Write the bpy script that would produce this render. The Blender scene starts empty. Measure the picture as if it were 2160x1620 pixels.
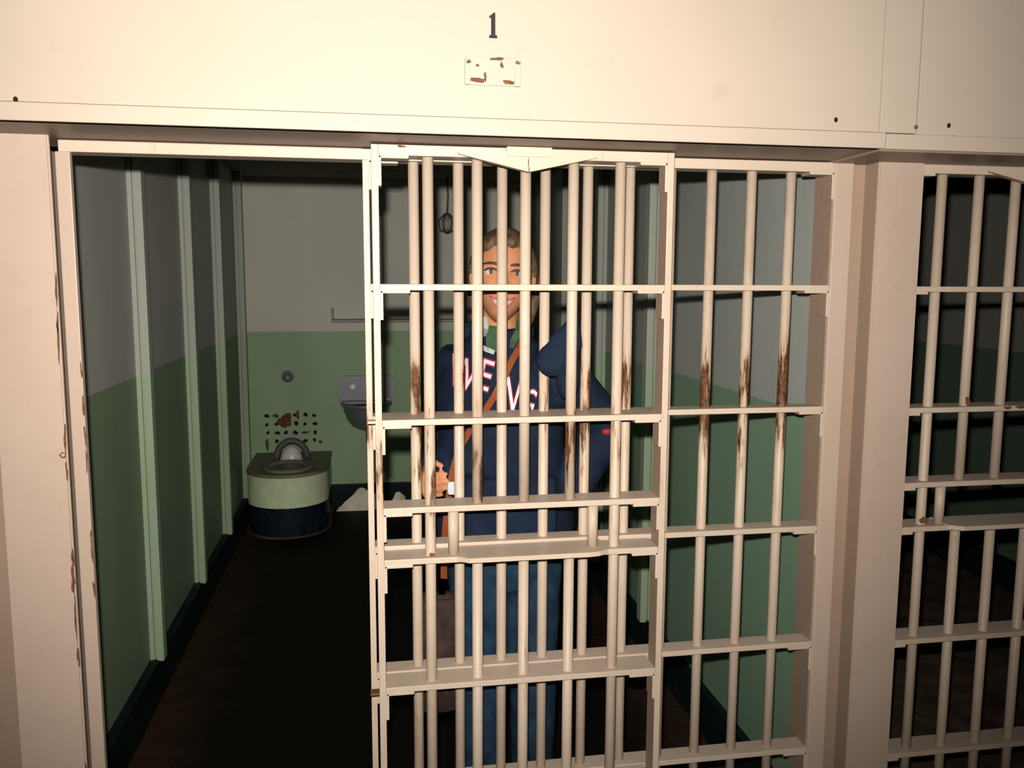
import bpy, bmesh, math, random
from mathutils import Vector, Matrix, noise as mnoise
from mathutils.bvhtree import BVHTree

random.seed(7)
C = bpy.context.scene.collection
H = 1.55            # camera height above the floor
G = 1.86            # front plane of the fixed grille and frame
D = 1.788           # front plane of the sliding door
P = 1.82            # front plane of the pillars
F = 1.669           # front plane of the header panels
SOF = 0.2795        # underside of the header, above the eye
YB = 5.80           # back wall of the cells
XL, XR = -0.82, 1.13
R = math.radians

# ------------------------------------------------------------------ helpers
def link(name, me, mat=None, parent=None, smooth=False):
    o = bpy.data.objects.new(name, me)
    C.objects.link(o)
    if mat is not None:
        me.materials.clear()
        for m in (mat if isinstance(mat, (list, tuple)) else [mat]):
            me.materials.append(m)
    if parent is not None:
        o.parent = parent
        o.matrix_parent_inverse = Matrix.Translation(parent.location).inverted() @ Matrix.Identity(4) if False else Matrix.Identity(4)
    if smooth:
        for p in me.polygons:
            p.use_smooth = True
    return o

def obj(name, bm, mat, parent=None, smooth=False):
    """One mesh object. Shapes are given in world space; a child is moved into its parent's space."""
    if parent is not None:
        off = world_loc(parent)
        bmesh.ops.translate(bm, verts=bm.verts, vec=-off)
    bmesh.ops.recalc_face_normals(bm, faces=bm.faces)
    me = bpy.data.meshes.new(name)
    bm.to_mesh(me); bm.free()
    return link(name, me, mat, parent, smooth)

def side_mat(o, mat, nx=-1, th=0.75):  # faces turned one way get a second, darker colour as painted shade
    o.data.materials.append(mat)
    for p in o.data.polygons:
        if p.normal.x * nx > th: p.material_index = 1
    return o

def world_loc(o):
    v = Vector((0, 0, 0))
    while o is not None:
        v = v + Vector(o.location); o = o.parent
    return v

def tag(o, label=None, cat=None, group=None, kind=None):
    if label: o['label'] = label
    if cat: o['category'] = cat
    if group: o['group'] = group
    if kind: o['kind'] = kind
    return o

def thing(name, loc, label, cat, group=None):
    o = bpy.data.objects.new(name, None); C.objects.link(o)
    o.location = loc; o.empty_display_size = 0.1
    return tag(o, label, cat, group, 'thing')

def struct(name, bm, mat, smooth=False):
    return tag(obj(name, bm, mat, None, smooth), kind='structure')

def box(bm, x0, x1, y0, y1, z0, z1, bev=0.0, seg=2):
    vs = [bm.verts.new((x, y, H + z)) for x in (x0, x1) for y in (y0, y1) for z in (z0, z1)]
    fs = [(0, 1, 3, 2), (4, 6, 7, 5), (0, 4, 5, 1), (2, 3, 7, 6), (0, 2, 6, 4), (1, 5, 7, 3)]
    faces = [bm.faces.new([vs[i] for i in f]) for f in fs]
    if bev > 0:
        es = set(e for f in faces for e in f.edges)
        bmesh.ops.bevel(bm, geom=list(es), offset=bev, segments=seg, affect='EDGES', profile=0.6)
    return bm

def B(*a, **k):
    return box(bmesh.new(), *a, **k)

def cyl(bm, x, y, z0, z1, r, n=20):
    """upright round bar"""
    lo = [bm.verts.new((x + r * math.cos(2 * math.pi * i / n), y + r * math.sin(2 * math.pi * i / n), H + z0)) for i in range(n)]
    hi = [bm.verts.new((v.co.x, v.co.y, H + z1)) for v in lo]
    for i in range(n):
        bm.faces.new((lo[i], lo[(i + 1) % n], hi[(i + 1) % n], hi[i]))
    bm.faces.new(lo[::-1]); bm.faces.new(hi)
    return bm

def prism(bm, pts, axis, a0, a1):
    """polygon pts extruded along an axis (x: pts are (y,z); y: (x,z); z: (x,y)); z relative to the eye"""
    def mk(p, a):
        if axis == 'x': return (a, p[0], H + p[1])
        if axis == 'y': return (p[0], a, H + p[1])
        return (p[0], p[1], H + a)
    lo = [bm.verts.new(mk(p, a0)) for p in pts]; hi = [bm.verts.new(mk(p, a1)) for p in pts]
    n = len(pts)
    for i in range(n):
        bm.faces.new((lo[i], lo[(i + 1) % n], hi[(i + 1) % n], hi[i]))
    bm.faces.new(lo[::-1]); bm.faces.new(hi)
    return bm

def loft(bm, rings, cap=True):
    vr = [[bm.verts.new(p) for p in r] for r in rings]
    n = len(vr[0])
    for a, b in zip(vr[:-1], vr[1:]):
        for i in range(n):
            bm.faces.new((a[i], a[(i + 1) % n], b[(i + 1) % n], b[i]))
    if cap:
        bm.faces.new(vr[0][::-1]); bm.faces.new(vr[-1])
    return bm

def ring_z(cx, cy, z, rx, ry, n=28, p=2.0, rot=0.0):
    out = []; cr, sr = math.cos(rot), math.sin(rot)
    for i in range(n):
        t = 2 * math.pi * i / n
        c, s = math.cos(t), math.sin(t)
        u, v = rx * math.copysign(abs(c) ** (2 / p), c), ry * math.copysign(abs(s) ** (2 / p), s)
        out.append(Vector((cx + u * cr - v * sr, cy + u * sr + v * cr, z)))
    return out

def tube(bm, pts, radii, n=14, squash=1.0):
    """tapered tube through points (world coordinates)"""
    pts = [Vector(p) for p in pts]
    if not isinstance(radii, (list, tuple)): radii = [radii] * len(pts)
    rings = []; ref = None
    for i, p in enumerate(pts):
        d = (pts[min(i + 1, len(pts) - 1)] - pts[max(i - 1, 0)]).normalized()
        if ref is None:
            ref = d.cross(Vector((0, 1, 0)))
            if ref.length < 0.1: ref = d.cross(Vector((1, 0, 0)))
        ref = (ref - d * ref.dot(d)).normalized(); b = d.cross(ref)
        rings.append([p + (ref * math.cos(2 * math.pi * k / n) + b * math.sin(2 * math.pi * k / n) * squash) * radii[i] for k in range(n)])
    return loft(bm, rings)

def ball(bm, c, r, seg=16, rings=10, scale=(1, 1, 1)):
    m = Matrix.Translation(Vector(c)) @ Matrix.Diagonal((scale[0], scale[1], scale[2], 1))
    bmesh.ops.create_uvsphere(bm, u_segments=seg, v_segments=rings, radius=r, matrix=m)
    return bm

def fuse(bm, voxel, smooth=6, factor=0.5):
    """join overlapping closed shapes into one continuous skin; returns a mesh in the bmesh's own space"""
    me = bpy.data.meshes.new('fuse'); bmesh.ops.recalc_face_normals(bm, faces=bm.faces)
    bm.to_mesh(me); bm.free()
    o = bpy.data.objects.new('fuse', me); C.objects.link(o)
    m = o.modifiers.new('r', 'REMESH'); m.mode = 'VOXEL'; m.voxel_size = voxel
    if smooth:
        s = o.modifiers.new('s', 'SMOOTH'); s.iterations = smooth; s.factor = factor
    dg = bpy.context.evaluated_depsgraph_get(); dg.update()
    out = bpy.data.meshes.new_from_object(o.evaluated_get(dg))
    C.objects.unlink(o); bpy.data.objects.remove(o); bpy.data.meshes.remove(me)
    return out

def mesh_obj(name, me, mat, parent, smooth=True):
    me.transform(Matrix.Translation(-world_loc(parent)))
    me.name = name
    return link(name, me, mat, parent, smooth)

# ------------------------------------------------------------------ materials
def nt(name):
    m = bpy.data.materials.new(name); m.use_nodes = True
    t = m.node_tree; b = t.nodes['Principled BSDF']
    return m, t, b

def N(t, typ, **k):
    n = t.nodes.new(typ)
    for a, v in k.items(): setattr(n, a, v)
    return n

def noise_node(t, src, scale, detail=4, rough=0.6, vec_scale=(1, 1, 1)):
    mp = N(t, 'ShaderNodeMapping'); mp.inputs['Scale'].default_value = vec_scale
    t.links.new(src, mp.inputs['Vector'])
    n = N(t, 'ShaderNodeTexNoise'); n.inputs['Scale'].default_value = scale
    n.inputs['Detail'].default_value = detail; n.inputs['Roughness'].default_value = rough
    t.links.new(mp.outputs['Vector'], n.inputs['Vector'])
    return n.outputs['Fac']

def ramp(t, fac, stops):
    r = N(t, 'ShaderNodeValToRGB')
    e = r.color_ramp.elements
    while len(e) < len(stops): e.new(0.5)
    for i, (p, c) in enumerate(stops):
        e[i].position = p
        e[i].color = (c, c, c, 1) if isinstance(c, (int, float)) else (*c, 1)
    t.links.new(fac, r.inputs['Fac'])
    return r.outputs['Color']

def mix(t, fac, a, b, mode='MIX'):
    m = N(t, 'ShaderNodeMix', data_type='RGBA', blend_type=mode)
    for sock, v in ((m.inputs[0], fac), (m.inputs[6], a), (m.inputs[7], b)):
        if isinstance(v, (int, float)): sock.default_value = v
        elif isinstance(v, (tuple, list)): sock.default_value = (*v, 1)
        else: t.links.new(v, sock)
    return m.outputs[2]

def math_node(t, op, a, b=0.0):
    m = N(t, 'ShaderNodeMath', operation=op)
    for s, v in ((m.inputs[0], a), (m.inputs[1], b)):
        if isinstance(v, (int, float)): s.default_value = v
        else: t.links.new(v, s)
    return m.outputs[0]

def bump(t, b, h, strength=0.2, dist=0.002):
    n = N(t, 'ShaderNodeBump'); n.inputs['Strength'].default_value = strength; n.inputs['Distance'].default_value = dist
    t.links.new(h, n.inputs['Height']); t.links.new(n.outputs['Normal'], b.inputs['Normal'])

def plain(name, col, rough=0.6, metal=0.0, var=0.12, scale=14.0, spec=0.3):
    m, t, b = nt(name)
    g = N(t, 'ShaderNodeNewGeometry')
    f = noise_node(t, g.outputs['Position'], scale, 5)
    lo = tuple(c * (1 - var) for c in col); hi = tuple(min(1, c * (1 + var)) for c in col)
    t.links.new(ramp(t, f, [(0.3, lo), (0.7, hi)]), b.inputs['Base Color'])
    b.inputs['Roughness'].default_value = rough; b.inputs['Metallic'].default_value = metal
    b.inputs['Specular IOR Level'].default_value = spec
    return m

def painted_steel(name, col, rust=0.5, zlo=None, zhi=None, boost=0.2, rough=0.45, grime=0.25):
    """chipped cream paint over rusty steel; wear gathers where hands touch (zlo..zhi above the floor)"""
    m, t, b = nt(name)
    g = N(t, 'ShaderNodeNewGeometry'); pos = g.outputs['Position']
    sep = N(t, 'ShaderNodeSeparateXYZ'); t.links.new(pos, sep.inputs[0])
    big = noise_node(t, pos, 3.0, 4, 0.6)
    dirt = noise_node(t, pos, 26.0, 6, 0.7)
    base = mix(t, ramp(t, big, [(0.35, 0.0), (0.7, 1.0)]), col, tuple(c * 0.93 * k for c, k in zip(col, (1.0, 0.985, 0.95))))
    base = mix(t, math_node(t, 'MULTIPLY', ramp(t, dirt, [(0.55, 0.0), (0.78, 1.0)]), grime), base, tuple(c * k for c, k in zip(col, (0.62, 0.50, 0.38))))
    n1 = noise_node(t, pos, 60.0, 5, 0.65, (1, 1, 0.12))
    n2 = noise_node(t, pos, 5.0, 3, 0.6, (1, 1, 0.8))
    w = math_node(t, 'MULTIPLY', n1, 0.65); w = math_node(t, 'ADD', w, math_node(t, 'MULTIPLY', n2, 0.45))
    if zlo is not None:
        mr = N(t, 'ShaderNodeMapRange', interpolation_type='SMOOTHSTEP')
        mr.inputs['From Min'].default_value = zlo - 0.16; mr.inputs['From Max'].default_value = zlo + 0.10
        t.links.new(sep.outputs[2], mr.inputs['Value'])
        mr2 = N(t, 'ShaderNodeMapRange', interpolation_type='SMOOTHSTEP')
        mr2.inputs['From Min'].default_value = zhi + 0.10; mr2.inputs['From Max'].default_value = zhi - 0.12
        t.links.new(sep.outputs[2], mr2.inputs['Value'])
        w = math_node(t, 'ADD', w, math_node(t, 'MULTIPLY', math_node(t, 'MULTIPLY', mr.outputs[0], mr2.outputs[0]), boost))
    th = 0.86 - 0.16 * rust
    chip = ramp(t, w, [(th - 0.06, 0.0), (th, 1.0)])
    halo = ramp(t, w, [(th - 0.16, 0.0), (th, 0.7)])
    base = mix(t, halo, base, tuple(c * k for c, k in zip(col, (0.72, 0.55, 0.38))))
    rustc = ramp(t, noise_node(t, pos, 90.0, 4), [(0.35, (0.035, 0.014, 0.006)), (0.65, (0.13, 0.05, 0.018))])
    t.links.new(mix(t, chip, base, rustc), b.inputs['Base Color'])
    b.inputs['Roughness'].default_value = rough
    b.inputs['Specular IOR Level'].default_value = 0.25
    bump(t, b, math_node(t, 'SUBTRACT', dirt, chip), 0.15, 0.0015)
    return m

def header_paint(name, col):
    m, t, b = nt(name)
    g = N(t, 'ShaderNodeNewGeometry'); pos = g.outputs['Position']
    big = noise_node(t, pos, 2.2, 4, 0.55)
    base = ramp(t, big, [(0.3, tuple(c * k for c, k in zip(col, (0.94, 0.93, 0.90)))), (0.7, col)])
    st = noise_node(t, pos, 9.0, 6, 0.7, (1, 1, 0.7))
    base = mix(t, math_node(t, 'MULTIPLY', ramp(t, st, [(0.60, 0.0), (0.75, 1.0)]), 0.30), base, tuple(c * k for c, k in zip(col, (0.80, 0.66, 0.50))))
    sp = noise_node(t, pos, 75.0, 3, 0.5)
    base = mix(t, ramp(t, sp, [(0.765, 0.0), (0.79, 0.6)]), base, (0.10, 0.06, 0.035))
    t.links.new(base, b.inputs['Base Color'])
    b.inputs['Roughness'].default_value = 0.5; b.inputs['Specular IOR Level'].default_value = 0.2
    bump(t, b, st, 0.12, 0.003)
    return m

def cell_wall(name, up, low, zline=H - 0.342):
    """two-tone wall paint: pale above, green dado below"""
    m, t, b = nt(name)
    g = N(t, 'ShaderNodeNewGeometry'); pos = g.outputs['Position']
    sep = N(t, 'ShaderNodeSeparateXYZ'); t.links.new(pos, sep.inputs[0])
    wob = noise_node(t, pos, 14.0, 2)
    z = math_node(t, 'ADD', sep.outputs[2], math_node(t, 'MULTIPLY', math_node(t, 'SUBTRACT', wob, 0.5), 0.008))
    isup = math_node(t, 'GREATER_THAN', z, zline)
    v = noise_node(t, pos, 3.5, 5, 0.6, (1, 1, 0.4))
    upc = ramp(t, v, [(0.3, tuple(c * 0.88 for c in up)), (0.7, up)])
    loc_ = ramp(t, v, [(0.3, tuple(c * 0.85 for c in low)), (0.7, low)])
    base = mix(t, isup, loc_, upc)
    sc = noise_node(t, pos, 30.0, 6, 0.7, (1, 1, 0.25))
    base = mix(t, math_node(t, 'MULTIPLY', ramp(t, sc, [(0.62, 0.0), (0.75, 1.0)]), 0.25), base, (0.20, 0.20, 0.13))
    t.links.new(base, b.inputs['Base Color'])
    b.inputs['Roughness'].default_value = 0.55; b.inputs['Specular IOR Level'].default_value = 0.25
    bump(t, b, sc, 0.08, 0.002)
    return m

def floor_mat(name, xa, xb, ca, cb):
    """worn dark paint: black down the middle, scuffed brown along the walls"""
    m, t, b = nt(name)
    g = N(t, 'ShaderNodeNewGeometry'); pos = g.outputs['Position']
    sep = N(t, 'ShaderNodeSeparateXYZ'); t.links.new(pos, sep.inputs[0])
    mid = (xa + xb) / 2; hw = (xb - xa) / 2
    d = math_node(t, 'DIVIDE', math_node(t, 'ABSOLUTE', math_node(t, 'SUBTRACT', sep.outputs[0], mid)), hw)
    n = noise_node(t, pos, 5.0, 6, 0.65)
    d = math_node(t, 'ADD', d, math_node(t, 'MULTIPLY', math_node(t, 'SUBTRACT', n, 0.5), 0.35))
    e = ramp(t, d, [(0.68, 0.0), (0.92, 1.0)])
    br = ramp(t, noise_node(t, pos, 28.0, 6, 0.7), [(0.35, tuple(c * 0.5 for c in cb)), (0.7, cb)])
    t.links.new(mix(t, e, ca, br), b.inputs['Base Color'])
    b.inputs['Roughness'].default_value = 0.65; b.inputs['Specular IOR Level'].default_value = 0.1
    return m

CREAM = (0.40, 0.325, 0.25)
M = {}
M['header'] = header_paint('header cream paint', (0.375, 0.312, 0.252))
M['pillar'] = painted_steel('pillar pinkish paint', (0.385, 0.295, 0.235), 0.12, grime=0.18)
M['jamb'] = painted_steel('jamb paint with rusty edges', (0.37, 0.285, 0.225), 0.25, grime=0.25)
M['reveal'] = painted_steel('reveal paint with painted shade', (0.26, 0.185, 0.135), 0.25, grime=0.4)  # darker copy of the cream paint: side-face shade put into the colour
M['soffit'] = painted_steel('soffit paint with painted shade', (0.21, 0.145, 0.105), 0.3, grime=0.5)  # underside darkness under the grazing flash is painted into the base colour
M['bar'] = painted_steel('bar paint worn by hands', (0.42, 0.335, 0.258), 0.50, H - 0.50, H - 0.26, boost=0.155, grime=0.3)
M['fixed_bar'] = painted_steel('fixed bar paint worn through', (0.42, 0.335, 0.258), 0.50, H - 0.45, H - 0.12, boost=0.185, grime=0.35)
M['rail'] = painted_steel('rail paint', (0.43, 0.347, 0.270), 0.25, grime=0.3)
M['bar_cell2'] = painted_steel('second door bar paint', (0.40, 0.315, 0.24), 0.30, grime=0.3)
M['rust'] = plain('bare rust', (0.11, 0.045, 0.018), 0.85, 0, 0.5, 60)
M['dark_hole'] = plain('dark hole', (0.006, 0.005, 0.004), 0.9, 0, 0.2)
M['crack'] = plain('dark rusty seam', (0.10, 0.06, 0.035), 0.9, 0, 0.5, 40)
M['black_paint'] = plain('black stencil paint', (0.008, 0.007, 0.007), 0.6, 0, 0.1)
UP, LOW = (0.70, 0.70, 0.62), (0.31, 0.47, 0.27)
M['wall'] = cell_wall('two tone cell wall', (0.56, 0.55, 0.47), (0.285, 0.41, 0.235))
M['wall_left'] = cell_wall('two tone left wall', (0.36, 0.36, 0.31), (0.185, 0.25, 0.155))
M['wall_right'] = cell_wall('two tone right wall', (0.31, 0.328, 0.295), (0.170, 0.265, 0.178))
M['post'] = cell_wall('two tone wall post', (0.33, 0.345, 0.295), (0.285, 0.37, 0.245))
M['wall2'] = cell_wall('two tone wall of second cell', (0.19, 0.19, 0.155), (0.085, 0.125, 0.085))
M['ceiling'] = plain('ceiling with painted shade', (0.09, 0.085, 0.06), 0.8, 0, 0.2, 6)  # base colour darkened to deepen the shadow over the ceiling
M['base'] = plain('black green skirting paint', (0.004, 0.012, 0.011), 0.5, 0, 0.4, 10, spec=0.1)
M['floor'] = floor_mat('cell floor paint', XL, XR, (0.0045, 0.004, 0.0025), (0.045, 0.025, 0.016))
M['floor2'] = plain('second cell floor', (0.075, 0.052, 0.035), 0.7, 0, 0.6, 9, spec=0.1)
M['corridor'] = plain('corridor concrete', (0.20, 0.18, 0.15), 0.6, 0, 0.15, 5)
M['steel'] = plain('dull stainless steel', (0.17, 0.18, 0.185), 0.42, 0.3, 0.12, 30)
M['chrome'] = plain('chrome glint white', (0.85, 0.86, 0.88), 0.2, 0.0, 0.03)  # non-metal white carries the chrome's bright reflection in its colour
M['toilet'] = plain('toilet pedestal green paint', (0.58, 0.68, 0.43), 0.55, 0, 0.12, 12)
M['toilet_top'] = plain('grimy toilet ledge', (0.155, 0.155, 0.095), 0.6, 0, 0.25, 14)
M['toilet_band'] = plain('blue black band', (0.005, 0.012, 0.018), 0.5, 0, 0.6, 30, spec=0.12)
M['porcelain'] = plain('stained porcelain bowl', (0.62, 0.60, 0.56), 0.3, 0, 0.2, 16)
M['bowl_in'] = plain('bowl inside', (0.09, 0.08, 0.055), 0.4, 0, 0.3)
M['paper'] = plain('crumpled white paper', (0.72, 0.70, 0.56), 0.9, 0, 0.15, 20)
M['shelf'] = plain('shelf edge paint', (0.30, 0.30, 0.25), 0.6, 0, 0.15)
M['wire'] = plain('dark wire', (0.10, 0.10, 0.085), 0.6, 0.2, 0.1)
# person
M['skin'] = plain('skin', (0.35, 0.150, 0.075), 0.5, 0, 0.06, 40)
M['hair'] = plain('dark blonde hair', (0.058, 0.034, 0.015), 0.65, 0, 0.45, 70)
M['brow'] = plain('brow', (0.05, 0.027, 0.015), 0.7, 0, 0.2)
M['eye'] = plain('eye white', (0.36, 0.35, 0.34), 0.3, 0, 0.03)
M['iris'] = plain('iris', (0.02, 0.03, 0.045), 0.2, 0, 0.1)
M['lip'] = plain('lips', (0.34, 0.09, 0.07), 0.4, 0, 0.05)
M['teeth'] = plain('teeth', (0.66, 0.62, 0.55), 0.3, 0, 0.03)
M['navy'] = plain('navy sweatshirt fleece', (0.0065, 0.0115, 0.0235), 0.9, 0, 0.3, 18, spec=0.1)
M['denim'] = plain('blue denim', (0.010, 0.026, 0.046), 0.85, 0, 0.45, 22, spec=0.1)
M['collar_w'] = plain('white collar cloth', (0.55, 0.62, 0.58), 0.8, 0, 0.08)
M['collar_g'] = plain('green shirt cloth', (0.055, 0.12, 0.05), 0.8, 0, 0.2)
M['letter'] = plain('white pink letters', (0.56, 0.42, 0.45), 0.7, 0, 0.1)
M['letter_edge'] = plain('red letter outline', (0.20, 0.015, 0.025), 0.7, 0, 0.1)
M['orange'] = plain('orange strap webbing', (0.30, 0.075, 0.02), 0.7, 0, 0.15)
M['red'] = plain('red emblem', (0.22, 0.010, 0.014), 0.7, 0, 0.1)
M['bag'] = plain('brown patterned cloth', (0.022, 0.011, 0.0085), 0.85, 0, 0.7, 34)
M['shoe'] = plain('dark shoe leather', (0.03, 0.025, 0.022), 0.6, 0, 0.1)
M['white'] = plain('white card', (0.36, 0.39, 0.41), 0.6, 0, 0.05)

# ------------------------------------------------------------------ the setting
Zf, Zc = -H, 0.66
# cell one
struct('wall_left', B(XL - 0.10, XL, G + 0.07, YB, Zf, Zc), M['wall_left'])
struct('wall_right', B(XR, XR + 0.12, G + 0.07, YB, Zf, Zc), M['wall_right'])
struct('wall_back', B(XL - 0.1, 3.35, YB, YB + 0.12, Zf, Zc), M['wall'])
struct('ceiling', B(XL - 0.1, 3.35, G + 0.12, YB + 0.12, Zc, Zc + 0.1), M['ceiling'])
fl = struct('floor', B(XL, XR, G - 0.05, YB, Zf - 0.1, Zf), M['floor'])
obj('neighbouring_cell_floor', B(XR + 0.12, 3.35, G - 0.05, YB, Zf - 0.1, Zf), M['floor2'], fl)
obj('corridor_floor', B(-3, 4.2, -2.5, G - 0.05, Zf - 0.1, Zf), M['corridor'], fl)
struct('baseboard_left', B(XL - 0.02, XL + 0.033, G + 0.08, YB, Zf, Zf + 0.155, 0.004), M['base'])
struct('baseboard_right', B(XR - 0.025, XR + 0.02, G + 0.08, YB, Zf, Zf + 0.155, 0.004), M['base'])
struct('baseboard_back', B(XL, XR, YB - 0.03, YB + 0.02, Zf, Zf + 0.155, 0.004), M['base'])
# cell two (seen through its own door)
X2 = XR + 0.12
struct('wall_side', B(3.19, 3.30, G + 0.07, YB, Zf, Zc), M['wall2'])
tag(obj('baseboard_side', B(3.16, 3.20, G + 0.08, YB, Zf, Zf + 0.155, 0.004), M['base']), kind='structure')

# steel posts standing out from the plated side walls
def wall_post(x, s, y, label, grp):
    """I-section post: web against the wall, two flanges with a groove between them"""
    z0, z1 = Zf + 0.150, Zc
    bm = bmesh.new()
    a, b_, c_ = x, x + s * 0.017, x + s * 0.050
    lo, hi = sorted((a, b_)); box(bm, lo, hi, y + 0.004, y + 0.05, z0, z1, 0.002)
    lo, hi = sorted((b_ + s * 0.006, c_)); box(bm, lo, hi, y, y + 0.05, z0, z1, 0.003)
    lo, hi = sorted((b_, b_ + s * 0.006)); box(bm, lo, hi, y + 0.014, y + 0.045, z0, z1)
    o = obj('wall_post', bm, M['post'])
    return tag(o, label, 'wall post', grp, 'thing')
for i, y in enumerate((3.14, 3.953, 4.718, 5.50)):
    wall_post(XL, 1, y, ('first upright post on the left cell wall, nearest the doorway', 'second upright post back on the left cell wall',
                         'third upright post back on the left cell wall', 'upright post in the back corner left of the toilet')[i], 'upright posts on the cell side walls')
for i, y in enumerate((3.20, 3.96, 4.72)):
    wall_post(XR, -1, y, ('pale upright post on the right cell wall, nearest the bars', 'second upright post back on the right cell wall behind the person',
                          'deepest upright post on the right cell wall')[i], 'upright posts on the cell side walls')

# header panels above the doors
wf = bpy.data.objects.new('wall_front', None); C.objects.link(wf); wf.location = (0.2, F, H + SOF); tag(wf, kind='structure')
S1, S2, S3 = 1.062, 1.148, 1.077
TOPZ = 1.15
gp = 0.0012
obj('header_panel', B(-2.2, S1 - gp, F, F + 0.02, 0.3125, TOPZ, 0.001), M['header'], wf)
obj('header_panel', B(S1 + gp, S2 - gp, F + 0.0015, F + 0.02, 0.3125, TOPZ, 0.001), M['header'], wf)
obj('header_panel', B(S2 + gp, 3.4, F, F + 0.02, 0.3105, TOPZ, 0.001), M['header'], wf)
obj('header_lip', B(-2.2, S3 - gp, F - 0.003, F + 0.02, SOF, 0.3115, 0.0015), M['header'], wf)
obj('header_lip', B(S3 + gp, 3.4, F - 0.003, F + 0.02, SOF - 0.001, 0.3100, 0.0015), M['header'], wf)
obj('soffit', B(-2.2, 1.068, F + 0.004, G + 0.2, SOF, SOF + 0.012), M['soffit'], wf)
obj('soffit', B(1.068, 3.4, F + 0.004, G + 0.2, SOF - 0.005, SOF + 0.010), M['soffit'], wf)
obj('seam_backing', B(1.02, 1.19, F + 0.02, F + 0.025, SOF + 0.015, TOPZ), M['crack'], wf)
obj('inner_lintel', B(-2.2, 3.4, G + 0.12, G + 0.2, SOF, Zc + 0.1), M['ceiling'], wf)
def disc_y(x, y, z, r, n=14, sx=1.0, th=0.0015):
    bm = bmesh.new()
    prism(bm, [(x + r * sx * math.cos(2 * math.pi * i / n), z + r * math.sin(2 * math.pi * i / n)) for i in range(n)], 'y', y - th, y + th)
    return bm
for (xy, zy) in ((-0.3670, 0.1889), (0.5760, 0.2002), (0.7321, 0.1985)):
    obj('bolt_hole', disc_y(xy * F, F, zy * F, 0.0052, sx=0.75), M['dark_hole'], wf)
obj('bolt_hole', disc_y(0.7392 * F, F, 0.1840 * F, 0.0042, sx=0.9), M['crack'], wf)
obj('bolt_hole', disc_y(S2 - 0.002, F, 0.188 * F + 0.012, 0.0045, sx=0.9), M['crack'], wf)
# numeral 1
nx, nz0, nz1 = 0.2420, 0.2765 * F, 0.3045 * F
hN = nz1 - nz0
pts = [(-0.0078, 0), (0.0078, 0), (0.0078, 0.10), (0.0042, 0.13), (0.0040, 1.0), (0.0006, 1.0), (-0.0018, 0.94), (-0.0075, 0.86), (-0.0072, 0.77), (-0.0040, 0.80), (-0.0040, 0.13), (-0.0078, 0.10)]
o = obj('cell_number', prism(bmesh.new(), [(nx + a, nz0 + b * hN) for a, b in pts], 'y', F - 0.0015, F + 0.002), M['black_paint'])
tag(o, 'black painted numeral 1 on the cream header above the cell', 'number', kind='thing')
# paint-clogged label holder under the numeral
px0, px1, pz0, pz1 = 0.1125 * F, 0.1765 * F, 0.2235 * F, 0.2555 * F
lh = thing('label_holder', (0.241, F, H + pz0), 'small paint-clogged metal label holder with rusty corners under the numeral', 'label holder')
bm = B(px0, px1, F - 0.004, F + 0.001, pz0, pz1, 0.0015)
o = obj('holder_plate', bm, M['header'], lh)
obj('holder_flange', B(px0 - 0.001, px0 + 0.010, F - 0.0065, F + 0.001, pz0, pz1 - 0.006, 0.0015), M['header'], lh)
obj('holder_flange', B(px1 - 0.012, px1 + 0.001, F - 0.0065, F + 0.001, pz0, pz1, 0.0015), M['header'], lh)
def blob_y(cx, y, cz, rx, rz, seed, n=22, th=0.0006, rough=0.35):
    r = random.Random(seed); bm = bmesh.new()
    ph = [r.uniform(0, 6.28) for _ in range(4)]
    pts = []
    for i in range(n):
        t = 2 * math.pi * i / n
        k = 1 + rough * (0.5 * math.sin(2 * t + ph[0]) + 0.35 * math.sin(3 * t + ph[1]) + 0.3 * math.sin(5 * t + ph[2]) + r.uniform(-.2, .2))
        pts.append((cx + rx * k * math.cos(t), cz + rz * k * math.sin(t)))
    return prism(bm, pts, 'y', y - th, y + th)
yp = F - 0.0042
for k, (u, v, a, b_) in enumerate(((0.20, 0.17, 0.017, 0.0045), (0.80, 0.13, 0.012, 0.0042), (0.36, 0.30, 0.003, 0.008), (0.58, 0.93, 0.013, 0.003), (0.66, 0.72, 0.003, 0.006), (0.22, 0.68, 0.003, 0.003), (0.06, 0.78, 0.005, 0.003), (0.95, 0.82, 0.004, 0.004))):
    obj('rust_patch', blob_y(px0 + u * (px1 - px0), yp - (0.0026 if u < 0.1 or u > 0.9 else 0), pz0 + v * (pz1 - pz0), a, b_, 40 + k), M['rust'] if k < 2 else M['crack'], lh)

# pillars and door frames
def pillar(name, xl, xr, left_face=True):
    bm = bmesh.new()
    pts = [(xl, P), (xr, P), (xr, P + 0.009), (xl + 0.055, P + 0.009), (xl + 0.055, G + 0.25), (xl, G + 0.25)] if left_face else \
          [(xl, P), (xr, P), (xr, P + 0.009), (xr - 0.070, P + 0.009), (xr - 0.070, G + 0.22), (xr - 0.11, G + 0.22), (xr - 0.11, P + 0.009), (xl, P + 0.009)]
    prism(bm, pts, 'z', Zf, SOF)
    es = [e for e in bm.edges if abs(e.verts[0].co.z - e.verts[1].co.z) > 1 and min(e.verts[0].co.y, e.verts[1].co.y) < P + 0.001]
    bmesh.ops.bevel(bm, geom=es, offset=0.003, segments=2, affect='EDGES')
    return struct(name, bm, M['pillar'])
pillar('trim_1', 1.164, 1.279)
pillar('trim_2', -0.742, -0.6145, False)
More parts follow.
